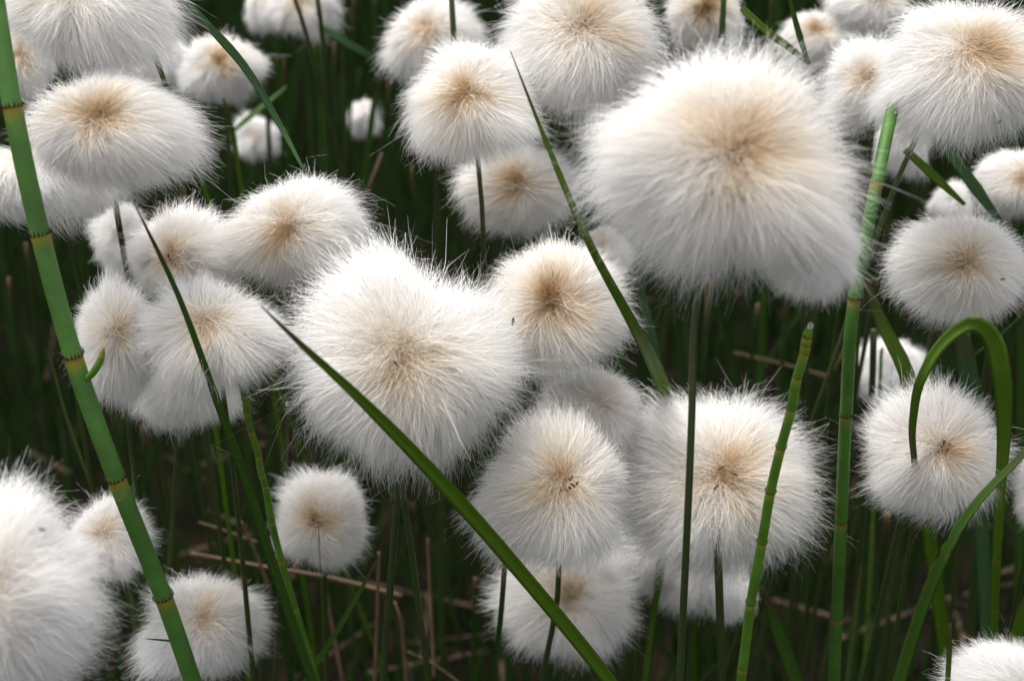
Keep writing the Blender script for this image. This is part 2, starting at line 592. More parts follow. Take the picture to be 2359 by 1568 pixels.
def ball(nu=20, nv=12):
    u = np.arange(nu) * 2 * math.pi / nu
    v = np.linspace(0, math.pi, nv + 1)[1:-1]
    ring = np.stack([np.sin(v)[:, None] * np.cos(u), np.sin(v)[:, None] * np.sin(u), np.broadcast_to(np.cos(v)[:, None], (nv - 1, nu))], -1).reshape(-1, 3)
    V = np.vstack([ring, [[0, 0, 1], [0, 0, -1]]])
    i = np.arange(nv - 2)[:, None] * nu
    j = np.arange(nu)[None]; j2 = (j + 1) % nu
    q = np.stack([i + j, i + nu + j, i + nu + j2, i + j2], -1).reshape(-1, 4)
    a = np.arange(nu); b = (a + 1) % nu
    top = np.stack([a, b, np.full(nu, len(ring))], 1)
    o = (nv - 2) * nu
    bot = np.stack([o + b, o + a, np.full(nu, len(ring) + 1)], 1)
    return V, q, np.vstack([top, bot])


BALL = ball()


def cotton_grass(label, cx, cy, rx, ry, crown, z, seed, n=None, stem=None, stem_w=15, lobes=(), mess=1.0, seeds=0, tan=1.0, shag=1.0, clump=.45, mop=1.0,
                 group="fluffy cotton grass heads across the bog"):
    px = z * S / FPX                                           # metres per pixel at that depth
    C = P(cx, cy, z)
    u, v = (crown[0] - cx) / rx, (crown[1] - cy) / ry
    q = math.hypot(u, v)
    if q > .93:
        u, v = u * .93 / q, v * .93 / q
    axis = np.array([u, -v, math.sqrt(1 - u * u - v * v)])
    if n is None:
        n = int(np.clip(5000 + 118 * (rx + ry) / 2, 8000, 36000) * (1 if z < .47 else .6))
    width = px * (.90 + .0009 * rx) * (1 if z < .47 else 1.5)
    V, Q, tanv, B, rd = fluff_geo(C, rx * px * 1.045, ry * px * 1.045, axis, n, seed, width, lobes=lobes, mess=mess, tan=tan, shag=shag, clump=clump, mop=mop)
    # the dense felted middle that the bristles stand in
    bv, bq, bt = BALL
    core = bv * np.array([rx * px, ry * px, rd]) * .52
    cw = core[:, :1] * RT + core[:, 1:2] * UP + core[:, 2:3] * (-F)
    cosax = bv @ axis
    ctan = np.clip(.25 + .75 * np.exp((cosax - 1) * 2.5), 0, 1) * tan
    nV = len(V)
    V = np.vstack([V, cw])
    # stem
    tops = C - np.array([0, 0, rd * .25])
    if stem:
        pts = [tops]
        for p in stem:
            pts.append(P(*p) if len(p) > 2 else under(pts[-1], *p))
    else:
        pts = [tops, np.array([C[0] + math.sin(seed * 7.1) * .004, C[1] + math.sin(seed * 3.3) * .004, C[2] * .55])]
    b, a = pts[-1], pts[-2]
    d = b - a
    hh = d[:2] / max(-d[2], 1e-4) * b[2]
    nn = np.linalg.norm(hh)
    if nn > .3 * b[2]:
        hh *= .3 * b[2] / nn
    base = np.array([b[0] + hh[0], b[1] + hh[1], -.006])
    pts.append(base)
    root = thing("cotton_grass_plant", label, "cotton grass", base, group)
    fl = link("fluffy_head", mesh_np("fluffy_head", V + (C - base), [Q, bq + nV, bt + nV], {"tan": np.concatenate([tanv, ctan])}, [M_FLUFF]), root)
    sp = spline(np.array(pts) - base, 26)
    w = stem_w * px / 2
    rr = w * np.linspace(.72, 1.12, 26)
    sv, sf, al, ac = tube(sp, rr, 9)
    link("stem", mesh_np("stem", sv, sf, {"along": 1 - al, "across": ac}, [M_STEM]), root)
    if not seeds and tan >= .9 and seed % 4 == 0:
        seeds = 2
    if seeds:
        r = np.random.default_rng(seed + 900)
        vs, fs, k = [], [], 0
        crown_w = axis[0] * rx * px * RT + axis[1] * ry * px * UP + axis[2] * rd * (-F)
        axw = norm(crown_w)
        for _ in range(seeds):
            L_ = rd * r.uniform(.05, .12)
            c = crown_w * r.uniform(.78, .93) + r.normal(size=3) * rd * .055
            dr = norm(axw + r.normal(size=3) * .7)
            tt = np.linspace(-1, 1, 6)
            pv, pf, _a, _b = tube(c + dr * tt[:, None] * L_ / 2, rd * .016 * np.sqrt(np.maximum(1 - tt ** 2, .02)), 6)
            vs.append(pv)
            fs.append([f + k for f in pf])
            k += len(pv)
        link("seed_cluster", mesh_np("seed_cluster", np.vstack(vs) + (C - base), [np.vstack([f[0] for f in fs]), np.vstack([f[1] for f in fs])], mats=[M_SEED]), fl)
    return C


HEADS = [
    # label, cx, cy, rx, ry, crown, depth, options
    ("largest cotton grass head, a broad round puff with dark specks in its tan middle", 1655, 388, 300, 286, (1652, 372), .335,
     dict(stem=[(1607, 655, .345), (1592, 1000, .352), (1566, 1560, .39)], stem_w=24, seeds=5, mess=.9, shag=1.0, clump=.5, mop=.45, lobes=[(.1, -.9, .05, 6), (-.75, -.5, -.05, 8), (-.97, .2, -.05, 8), (.65, .75, -.06, 12)])),
    ("white cotton puff peeping out under the lower right edge of the largest head", 1872, 590, 106, 108, (1858, 540), .343, dict(tan=.7, shag=1.4, stem=[(1850, 700, .44), (1850, 1000, .50)])),
    ("large cotton head with a notched top and two insects on it", 938, 835, 268, 268, (958, 800), .385,
     dict(stem=[(918, 1120), (882, 1566)], stem_w=24, lobes=[(.30, -.95, -.46, 20), (.24, -.66, -.18, 22), (-.28, -.90, .20, 9), (-.66, .62, .12, 8), (.8, -.30, .07, 8), (.75, .66, -.15, 7), (-.1, .98, .05, 12)], mess=1.25, tan=.85)),
    ("round cotton head with orange-tan heart tucked behind the notched head", 1285, 697, 165, 168, (1255, 702), .412, dict(tan=1.5, mess=1.1, stem=[(1290, 880, .46), (1300, 1000, .475)])),
    ("cotton head with dark brown crown, its stem crossed by the long diagonal blade", 1268, 1128, 178, 190, (1308, 1095), .405,
     dict(stem=[(1287, 1300), (1250, 1560)], stem_w=18, seeds=7, tan=1.2)),
    ("pale cotton puff half hidden above the dark-crowned head", 1352, 950, 135, 112, (1392, 905), .425, dict(tan=.6, shag=1.5)),
    ("wide cotton head with tufted top crossed by a dark stem and a jointed stalk", 1634, 1108, 248, 208, (1650, 1078), .43,
     dict(stem=[(1650, 1225, .411), (1655, 1330, .419), (1662, 1560, .438)], stem_w=24, lobes=[(-.48, -.87, .20, 20), (-.18, -.97, -.09, 30), (.78, .58, .14, 10), (.3, .9, -.06, 10)], mess=1.2, seeds=3, mop=.45)),
    ("low cotton head crossed by a stem and by the long diagonal blade", 1315, 1388, 165, 138, (1320, 1345), .46, dict(tan=.8, shag=1.4)),
    ("dim cotton puff squeezed in above the low crossed head", 1470, 1275, 88, 85, (1500, 1250), .485, dict(tan=.5)),
    ("grey cotton puff hanging under the wide tufted head, behind the dark stem", 1592, 1325, 105, 92, (1590, 1270), .49, dict(tan=.35)),
    ("dim cotton puff low between the dark stem and the bright jointed stalk", 1688, 1360, 55, 75, (1690, 1310), .50, dict(tan=.3)),
    ("lone round cotton head under the notched head, thin green stem before it", 745, 1192, 122, 118, (740, 1195), .455, dict(tan=1.0, seeds=3)),
    ("cotton head low beside the thick jointed stalk near the bottom edge", 473, 1448, 148, 124, (470, 1395), .45, dict(tan=.75)),
    ("big cut-off cotton head in the lower left corner with curly stray hairs", 58, 1360, 192, 255, (-30, 1365), .335, dict(mess=1.6, tan=.7, lobes=[(-.1, -.95, .08, 8), (.72, -.68, -.16, 6)])),
    ("small swirled cotton head behind the thick jointed stalk", 265, 1235, 95, 98, (246, 1222), .43, dict(mess=1.3, tan=.8)),
    ("front cotton head of the touching trio, hung with drooping tufts", 495, 765, 163, 148, (502, 728), .385, dict(shag=1.5, clump=.6, stem=[(512, 890), (545, 1160), (576, 1480)], stem_w=17)),
    ("cotton head of the touching trio beside the thick jointed stalk", 272, 785, 108, 148, (292, 760), .402, dict(shag=1.3, tan=.8)),
    ("topmost cotton head of the touching trio with a spiky tan crown", 422, 592, 138, 122, (415, 600), .42, dict(mess=1.2, tan=1.1, clump=.6, shag=1.5)),
    ("ragged grey cotton tuft hanging below the touching trio", 428, 915, 115, 82, (430, 840), .43, dict(shag=2.2, tan=.3, stem=[(412, 985), (404, 1100)], stem_w=16)),
    ("upright cotton head with wispy top, right of the touching trio", 690, 532, 172, 142, (688, 520), .415, dict(mess=1.2, stem=[(676, 680), (672, 760)])),
    ("broad flattened cotton head crossed on one side by the thick jointed stalk", 264, 296, 206, 142, (226, 284), .37, dict(stem=[(262, 435, .415), (288, 600, .455)], stem_w=21, tan=1.1)),
    ("cotton head under the broad flattened head, cut by the left edge", 95, 425, 165, 92, (60, 340), .405, dict(tan=.45, shag=1.4)),
    ("cotton head cut off by the top edge in the upper left corner", 205, 25, 196, 148, (205, -25), .375, dict(stem=[(222, 130, .40), (250, 330, .44)], tan=.9, shag=1.4, clump=.6)),
    ("tan cotton puff at the left edge behind the thick jointed stalk", 62, 140, 62, 88, (62, 128), .43, dict(tan=1.2)),
    ("pale cotton puff between the cut-off top head and the broad flattened head", 305, 140, 75, 58, (300, 130), .45, dict(tan=.6)),
    ("round blurred cotton head beside the curved bluish leaf", 512, 158, 98, 90, (512, 150), .52, dict(tan=1.15)),
    ("grey blurred cotton puff next to the round blurred head", 388, 140, 48, 58, (385, 120), .54, dict(tan=.15)),
    ("small distant cotton puff below the round blurred head", 590, 318, 50, 50, (590, 310), .62, dict(tan=.4, shag=2)),
    ("smallest cotton puff, alone between dark stems", 838, 272, 38, 48, (836, 250), .65, dict(tan=.2, shag=2)),
    ("dangling cotton head at the top edge crossed by two dark stems", 695, 12, 75, 78, (700, 5), .55, dict(tan=1.0, shag=2.2, clump=.7)),
    ("thin pointed cotton tuft at the top edge beside the dangling head", 605, 15, 42, 52, (605, -10), .56, dict(tan=.5, shag=2.4, clump=.75)),
    ("cream cotton head with a dark stem end resting in its top", 1000, 85, 110, 98, (995, 72), .50, dict(tan=.9)),
    ("crisp round cotton head with a starry tan middle, upper centre", 1080, 238, 155, 150, (1088, 225), .42, dict(tan=1.15, stem=[(1103, 390), (1113, 560)], stem_w=16)),
    ("large cotton head at the top edge with a parted tan middle", 1335, 98, 192, 178, (1342, 85), .445, dict(mess=1.15, stem=[(1281, 285), (1284, 380)], stem_w=12, tan=1.05)),
    ("tan-hearted cotton head below the crisp round head, behind a tall pointed blade", 1192, 432, 148, 116, (1208, 432), .455, dict(tan=1.2)),
    ("orange-tan cotton head cut by the top edge above the largest head", 1622, 22, 92, 88, (1602, 40), .48, dict(tan=1.7)),
    ("shaggy cotton head in the upper right corner with combed streaks", 2206, 160, 190, 168, (2198, 128), .395,
     dict(shag=1.3, clump=.65, mess=1.1, tan=1.05, stem=[(2118, 300), (2050, 460), (1990, 630)], stem_w=17)),
    ("cotton head wedged between the shaggy corner head and the largest head", 1985, 195, 102, 98, (1992, 180), .435, dict(tan=.9, mess=1.2)),
    ("pinkish-tan cotton head behind the crossing green blades, upper right", 1872, 92, 82, 64, (1880, 78), .50, dict(tan=1.0)),
    ("cotton head cut by the top edge behind the shaggy corner head", 1992, 18, 96, 72, (2040, 0), .48, dict(tan=.8)),
    ("round cotton head right of the dull jointed stalk, above the arched leaf", 2202, 608, 163, 136, (2200, 606), .415, dict(tan=.95)),
    ("cotton head under the arched leaf with dark dots in its crown", 2132, 1030, 155, 155, (2142, 1030), .42, dict(seeds=8, shag=1.4, tan=.95, lobes=[(.1, .95, .10, 14)])),
    ("cotton head cut by the right edge below the shaggy corner head", 2332, 422, 100, 84, (2342, 412), .45, dict(tan=1.0)),
    ("pale cotton puff behind two slanting leaves on the right", 2192, 468, 52, 55, (2190, 450), .50, dict(tan=.2)),
    ("pale cotton puff hanging behind the dull jointed stalk's top", 2078, 335, 62, 78, (2070, 300), .455, dict(tan=.25)),
    ("blurred white cotton puff behind leaves above the dotted crown", 2045, 850, 78, 80, (2050, 800), .55, dict(tan=.1, shag=1.8)),
    ("cotton head cut off in the lower right corner", 2315, 1570, 145, 105, (2360, 1590), .385, dict(tan=.3, mess=1.4)),
    ("cotton head only just showing at the right edge", 2392, 1130, 62, 95, (2400, 1110), .42, dict(tan=.7)),
    ("dim cotton puff behind the spiky crown of the trio", 285, 555, 62, 82, (290, 530), .465, dict(tan=.25)),
    ("small pinkish cotton puff squeezed under the largest head's left side", 1392, 585, 62, 62, (1385, 560), .46, dict(tan=.7)),
]
for i, (label, cx, cy, rx, ry, crown, z, opt) in enumerate(HEADS):
    cotton_grass(label, cx, cy, rx, ry, crown, z, 11 + i * 17, **opt)


# ------------------------------------------------------------------ horsetails
def horsetail(label, nodes, z0, w0, w1, mat, top=None, teeth=11, tip=False, explicit=None, sheath_len=1.0):
    """nodes: the joints from the top down as seen, stem width in pixels at top and bottom"""
    pts = ([top] if top else []) + list(nodes)
    world = path(pts, z0)
    base = world[-1].copy()
    n = 150
    line = spline(world, n)
    arc = np.concatenate([[0], np.cumsum(np.linalg.norm(np.diff(line, axis=0), axis=1))])
    px = z0 * S / FPX
    dep = (line - CAM) @ F
    r = np.linspace(w0, w1, n) * px / 2
    r = np.minimum(r, w1 * px / 2 * 1.0) if w1 > w0 else r
    if tip:
        s_tip = arc / (w0 * px)
        r = r * np.clip(.55 + s_tip * .5, .55, 1)
    root = thing("horsetail", label, "horsetail", base, "jointed horsetail stalks")
    # joints' arc positions
    ns = []
    first = 1 if top else 0
    nodes_w = world[first:first + len(nodes)]
    for p in nodes_w:
        ns.append(arc[np.argmin(np.linalg.norm(line - p, axis=1))])
    if len(ns) > 1:
        step = ns[-1] - ns[-2]
        while ns[-1] + step < arc[-1] - step * .3:
            ns.append(ns[-1] + step)
    ns = np.array(ns)
    # resample so that every joint has close rings for its swelling and band
    extra = np.concatenate([[s + d * w1 * px for d in (-.5, -.3, -.12, -.02, .06, .2, .45, .8, 1.2)] for s in ns])
    u = np.unique(np.clip(np.concatenate([np.linspace(0, arc[-1], n), extra]), 0, arc[-1]))
    L3 = np.stack([np.interp(u, arc, line[:, k]) for k in range(3)], 1)
    rr = np.interp(u, arc, r)
    band = np.zeros(len(u))
    for s in ns:
        d = (u - s) / (w1 * px)
        band = np.maximum(band, np.where(d >= -.03, np.exp(-np.maximum(d, 0) / .62), 0))
        rr = rr * (1 + .05 * np.exp(-((d) / .16) ** 2))
    sides = 24
    V, f, al, ac = tube(L3 - base, rr, sides)
    link("stem", mesh_np("stem", V, f, {"along": al, "across": ac, "band": np.repeat(band, sides)}, [mat]), root)
    T = norm(np.gradient(L3, axis=0))
    rg = np.random.default_rng(len(label))
    for s in ns:
        i = int(np.argmin(np.abs(u - s)))
        if L3[i][2] < .01:
            continue
        c, t, R = L3[i] - base, -T[i], rr[i] * 1.035          # t points up the stalk
        a = norm(np.array([1.0, .1, .05]) - t * (t @ np.array([1.0, .1, .05])))
        b = np.cross(t, a)
        vs, tri, quad, mi = [], [], [], []
        k = 0
        ring = 24
        for h_, g in ((-.06, 1.0), (.02, 1.02)):              # thin rusty collar
            for q in range(ring):
                an = q * 2 * math.pi / ring
                vs.append(c + t * h_ * R + (a * math.cos(an) + b * math.sin(an)) * R * g)
        for q in range(ring):
            q2 = (q + 1) % ring
            quad.append((q, q2, ring + q2, ring + q))
        k = 2 * ring
        nt_ = teeth + 5
        for q in range(nt_):                                   # pointed black teeth pressed to the next joint
            an = (q + rg.uniform(-.15, .15)) * 2 * math.pi / nt_
            hgt = R * rg.uniform(.50, .82) * sheath_len
            wa = math.pi / nt_ * .52
            g = 1.04
            e = [a * math.cos(an + da) + b * math.sin(an + da) for da in (-wa, wa, 0)]
            vs += [c + e[0] * R * g, c + e[1] * R * g, c + e[2] * R * (g + .03) + t * hgt, c + e[2] * R * (g + .12) + t * .05 * R]
            tri += [(k, k + 3, k + 2), (k + 3, k + 1, k + 2), (k, k + 1, k + 3), (k, k + 2, k + 1)]
            k += 4
        mi = [0] * len(quad) + [1] * len(tri)
        link("node_sheath", mesh_np("node_sheath", np.array(vs), [quad, tri], mats=[M_RUST, M_TOOTH], midx=mi, smooth=False), root)
    return root, base, world


hl, hl_base, _w = horsetail("thickest green jointed stalk, slanting the whole height of the left side", [(30, 252, .352), (94, 545, .360), (172, 831, .368), (270, 1106, .378), (376, 1373, .392), (468, 1640, .408)], .35, 46, 48, M_HORSE, top=(-22, -60))
br = spline(np.array([P(194, 876, .370), P(214, 858, .366), P(230, 832, .364), P(239, 800, .362)]) - hl_base, 16)
bw = np.array([5, 6.5, 7.5, 8, 8.2, 8.5, 8.6, 8.8, 9, 9, 9, 8.8, 8, 7, 5, 2]) * .366 * S / FPX
bv_, bf_, bal, bac = tube(br, bw, 10)
sb_ = link("side_branch", mesh_np("side_branch", bv_, bf_, {"along": bal, "across": bac, "band": np.where(bal > .85, 1.0, .25)}, [M_HORSE3]), hl)
sb_["label"] = "short yellow-green side branch with a reddish tip"
horsetail("dull green jointed stalk standing right of the largest head", [(2018, 426, .378), (1967, 692, .380), (1948, 956, .395), (1937, 1201, .415)], .39, 29, 33, M_HORSE2, top=(2078, 150, .402))
hf, hf_base, hf_w = horsetail("bright jointed stalk with a white drop on its tip, in front of the wide head",
                              [(1861, 766), (1857, 784), (1851, 819), (1835, 871), (1823, 939), (1800, 1023), (1776, 1124), (1755, 1244), (1730, 1381), (1711, 1533), (1690, 1690)],
                              .35, 23, 35, M_HORSE3, top=(1865, 752), tip=True, sheath_len=.8)
horsetail("slim jointed stalk with a dark tip below the touching trio", [(556, 882), (564, 913), (569, 950), (578, 993), (594, 1043), (600, 1082), (611, 1121), (624, 1194), (646, 1284), (678, 1395), (705, 1485)],
          .395, 16, 25, M_HORSE3, top=(554, 873), tip=True, sheath_len=.5)
horsetail("tiny jointed shoot before the blurred white puff on the right", [(2030, 810), (2028, 850), (2026, 890)], .50, 8, 11, M_HORSE3, top=(2032, 800), tip=True, sheath_len=.4)


# ------------------------------------------------------------------ leaves and stems that can be told apart
def leaf(label, pts, z0, w, mat, twist=0.3, twist2=None, tip='top', name="grass_leaf", cat="grass leaf", n=60, fold=.22, group="single grass blades among the cotton heads", ground=True, prof=None):
    W = path(pts, z0, ground)
    base = W[-1].copy()
    line = spline(W, n)
    arc = np.concatenate([[0], np.cumsum(np.linalg.norm(np.diff(line, axis=0), axis=1))])
    seen = arc[np.argmin(np.linalg.norm(line - W[-2 if ground else -1], axis=1))]
    u = np.clip(arc / seen, 0, 1)
    px = z0 * S / FPX
    if prof is None:
        prof = [(0, .06), (.12, .45), (.35, .85), (.6, 1), (1, .9)] if tip == 'top' else [(0, .7), (.4, 1), (.75, .8), (1, .12)]
    wd = np.interp(u, [p[0] for p in prof], [p[1] for p in prof]) * w * px * 1.15
    V, f, al, ac = blade_geo(line - base, wd, twist, fold, twist2)
    o = link(name, mesh_np(name, V, f, {"along": 1 - al if tip == 'top' else al, "across": ac}, [mat], smooth=False), None, base)
    return tag(o, label, cat, group)


def rush(label, pts, z0, w, mat=None, name="sedge_stalk", group="bare sedge stems", taper=(.8, 1.0), ground=True, cat="sedge stem"):
    W = path(pts, z0, ground)
    base = W[-1].copy()
    line = spline(W, 40)
    px = z0 * S / FPX
    V, f, al, ac = tube(line - base, np.linspace(taper[0], taper[1], 40) * w * px / 2, 8)
    o = link(name, mesh_np(name, V, f, {"along": 1 - al, "across": ac}, [mat or M_STEM]), None, base)
    return tag(o, label, cat, group)


leaf("curved bluish leaf running down from the top edge beside the round blurred head", [(395, -40, .40), (455, 32, .40), (560, 150, .405), (640, 280, .41), (705, 402, .41)], .40, 20, M_BLUE, .5, .2, tip='bottom', ground=False, prof=[(0, .55), (.35, 1), (.7, .75), (1, .25)])
leaf("pointed dark green blade rising in front of the touching trio", [(310, 470), (400, 655), (500, 922), (556, 1075), (640, 1335), (700, 1510)], .345, 32, M_DEEP, .45, .35, fold=.4, prof=[(0, .08), (.1, .38), (.35, .62), (.6, 1), (1, .9)])
leaf("long broad blade crossing diagonally from the notched head to the bottom edge", [(602, 705), (690, 790), (800, 890), (1000, 1092), (1200, 1318), (1400, 1562)], .325, 38, M_FRESH, .30, .55, fold=.52, prof=[(0, .08), (.1, .38), (.3, .78), (.5, 1), (1, 1)])
leaf("tall pointed blade leaning before the tan-hearted head and the orange-tan one", [(1175, 117, .350), (1255, 320, .355), (1350, 545, .362), (1450, 732, .380), (1520, 872, .425)], .36, 33, M_FRESH, .4, .3, fold=.4, prof=[(0, .05), (.25, .42), (.5, .62), (.8, .9), (1, 1.05)])
leaf("arched leaf bent right over like a hook on the right side",
     [(2106, 1075, .408), (2103, 960, .390), (2122, 870, .382), (2170, 790, .382), (2240, 745, .384), (2282, 775, .388), (2304, 850, .392), (2312, 950, .40), (2303, 1140, .413), (2294, 1300, .425), (2288, 1450, .437)],
     .385, 36, M_FRESH, .10, .70, n=120, fold=.40, prof=[(0, .38), (.1, .46), (.22, .58), (.32, .75), (.42, 1.15), (.5, 1.1), (.6, .8), (.7, .62), (1, .55)])
leaf("slender curving leaf coming in from the right edge under the dotted-crown head", [(2400, 1000, .385), (2330, 1072, .387), (2255, 1150, .39), (2190, 1245, .395), (2135, 1370, .405), (2068, 1575, .42)], .385, 33, M_DEEP, .7, .3, prof=[(0, .45), (.25, .58), (.5, .82), (1, .95)])
leaf("slanting blade meeting a thin one at a point, upper right", [(1708, 18, .43), (1760, 68, .43), (1820, 112, .432), (1866, 148, .435)], .43, 17, M_FRESH, .4, tip='bottom', ground=False, prof=[(0, .8), (.5, 1), (1, .5)])
leaf("thin blade dropping from the top edge to meet the slanting one", [(1812, -30, .42), (1832, 50, .425), (1864, 158, .43)], .42, 14, M_DEEP, .5, tip='bottom', ground=False, prof=[(0, .5), (.6, 1), (1, .6)])
leaf("wide bluish leaf standing under the largest head's left side", [(1462, 590), (1482, 700), (1508, 820), (1516, 900)], .45, 26, M_BLUE, .4)
leaf("broad green leaf slanting right of the dull jointed stalk", [(1992, 640), (2030, 740), (2090, 868), (2100, 940)], .425, 33, M_FRESH, .4, prof=[(0, .35), (.3, .8), (.7, 1), (1, 1)])
leaf("wide bluish leaf behind the arched leaf", [(2212, 750), (2228, 850), (2244, 960), (2250, 1060)], .46, 42, M_BLUE, .5, prof=[(0, .7), (.3, 1), (1, .8)])
leaf("bluish slanting leaf under the shaggy corner head", [(2170, 330, .435), (2230, 410, .438), (2320, 535, .445)], .435, 26, M_BLUE, .6, tip='bottom', ground=False, prof=[(0, .8), (.5, 1), (1, .3)])
leaf("fresh slanting leaf ending above the pale puff behind it", [(2085, 345, .44), (2150, 405, .442), (2222, 472, .445)], .44, 20, M_FRESH, .5, tip='bottom', ground=False, prof=[(0, .8), (.5, 1), (1, .4)])
leaf("green blade leaning at the foot of the bright jointed stalk", [(1752, 1345), (1790, 1450), (1838, 1585)], .41, 32, M_DEEP, .4, prof=[(0, .2), (.2, .55), (.5, 1), (1, 1)])
leaf("olive thin blade at the lower right, standing straight up", [(1982, 1300), (1968, 1430), (1948, 1590)], .455, 12, M_OLIVE, .3)
leaf("short bright shoot rising from the lower right corner head", [(2187, 1432), (2186, 1500), (2182, 1570)], .37, 11, M_FRESH, .3, prof=[(0, .6), (.3, 1), (1, 1)])
leaf("short green blade between the cut-off top head and the broad head", [(342, 85), (357, 130), (378, 186)], .415, 15, M_FRESH, .4, prof=[(0, .7), (.5, 1), (1, .8)])
leaf("stubby green blade poking out under the broad flattened head", [(418, 425), (426, 455), (432, 500)], .42, 18, M_FRESH, .5, prof=[(0, .9), (.5, 1), (1, .8)])
leaf("thin bright blade below the round blurred head", [(514, 228), (535, 300), (550, 395)], .50, 13, M_FRESH, .4, prof=[(0, .5), (.4, 1), (1, .8)])
leaf("dusky blade slanting behind the curved bluish leaf", [(660, 200, .56), (575, 270, .56), (500, 335, .565)], .56, 16, M_DEEP, .5, tip='bottom', ground=False, prof=[(0, .4), (.5, 1), (1, .3)])
leaf("pale bluish blade slanting toward the cream head", [(735, 62, .52), (800, 100, .52), (905, 158, .525)], .52, 17, M_BLUE, .4, tip='bottom', ground=False, prof=[(0, .8), (.5, 1), (1, .6)])
leaf("yellow-green thin blade at the left behind the thick stalk", [(115, 820), (150, 950), (215, 1130)], .47, 9, M_OLIVE, .4)
leaf("green blade in the lower right corner leaning over the cut-off head", [(2380, 1330), (2350, 1430), (2318, 1560)], .40, 28, M_FRESH, .5)
leaf("narrow blade crossing the dry straw under the notched head", [(868, 1290), (790, 1430), (708, 1560)], .445, 13, M_DEEP, .4, prof=[(0, .4), (.4, 1), (1, 1)])
leaf("small torn green leaf tip behind the dark stem, under the wide head", [(1530, 1262), (1518, 1330), (1508, 1400)], .47, 20, M_FRESH, .5, prof=[(0, .7), (.3, 1), (1, .6)])
leaf("hair-thin blade tip sticking out left of the thick stalk's foot", [(332, 1470, .40), (372, 1473, .40), (420, 1478, .402)], .40, 5, M_DEEP, .3, ground=False)
leaf("green blade in front of the smallest puff", [(868, 170), (858, 260), (842, 380)], .60, 15, M_DEEP, .3)

rush("dark straight stem entering from the top edge and ending in the cream head", [(1036, -60, .455), (1040, 0, .455), (1044, 74, .457), (1046, 130, .46)], .455, 15, M_STEM, ground=False)
rush("second slender stem under the notched head, splayed to the right", [(921, 1090), (942, 1230), (986, 1560)], .40, 19, M_STEM)
rush("upright stem just left of the long diagonal blade, before the low head", [(1163, 1290), (1152, 1430), (1135, 1560)], .425, 16, M_SEDGE)
rush("dark stem behind the dull jointed stalk's top", [(2018, 230), (2005, 330), (1996, 470)], .43, 13, M_STEM)
rush("green stem side by side with the dark stem of the largest head", [(1632, 640), (1622, 800), (1612, 960)], .44, 17, M_SEDGE)
rush("upright green stem at the right edge under the arched leaf", [(2352, 700), (2350, 900), (2345, 1200)], .50, 20, M_DEEP)
rush("first dark stem before the dangling top head", [(672, -20), (700, 60), (718, 130)], .50, 13, M_STEM)
rush("second dark stem before the dangling top head", [(728, -20), (742, 80), (748, 200)], .50, 15, M_STEM)
rush("dark stem between the blurred white puff and the broad green leaf", [(2012, 760), (2008, 900), (1998, 1040)], .47, 20, M_STEM)
rush("greyish stem rising before the orange-tan top head", [(1668, -40, .455), (1665, 30, .456), (1662, 88, .457)], .455, 15, M_SEDGE, ground=False)
rush("thin green stem in front of the lone round head", [(733, 1200), (736, 1270), (742, 1400)], .43, 6, M_FRESH, taper=(.3, 1))
rush("thin slanting stem right of the arched leaf", [(2420, 650, .47), (2340, 740, .475), (2180, 870, .49), (2090, 960, .50)], .47, 8, M_SEDGE, ground=False)
for q, (pts, z, w, m_) in enumerate([
    ([(790, -20), (796, 420)], .58, 14, M_STEM), ([(815, -20), (806, 300)], .60, 10, M_SEDGE), ([(655, 130), (648, 420)], .57, 9, M_SEDGE),
    ([(716, 60), (728, 390)], .57, 11, M_SEDGE), ([(862, -20), (870, 210)], .62, 12, M_STEM), ([(770, 100), (768, 400)], .62, 9, M_SEDGE),
    ([(895, 180), (900, 420)], .60, 10, M_SEDGE), ([(1780, -30), (1776, 110)], .55, 18, M_DEEP), ([(948, 380), (955, 520)], .57, 9, M_SEDGE),
    ([(60, 560), (95, 900)], .56, 9, M_SEDGE), ([(20, 640), (60, 1000)], .58, 10, M_SEDGE), ([(330, 980), (345, 1300)], .54, 11, M_SEDGE),
    ([(1745, 700), (1722, 900)], .58, 12, M_SEDGE), ([(1835, 1180), (1815, 1480)], .53, 14, M_STEM), ([(2045, 1180), (2012, 1500)], .52, 20, M_SEDGE),
    ([(2255, 1150), (2232, 1480)], .53, 24, M_STEM), ([(1095, 1330), (1085, 1540)], .55, 10, M_SEDGE), ([(225, 900), (270, 1150)], .58, 8, M_SEDGE),
]):
    rush("dim bare sedge stem standing in the dark behind the cotton heads", pts, z, w, m_, group="dim sedge stems behind the heads")
rush("dim leaning stem left of the dull jointed stalk", [(1948, 800), (1905, 900), (1860, 1040)], .50, 14, M_SEDGE)

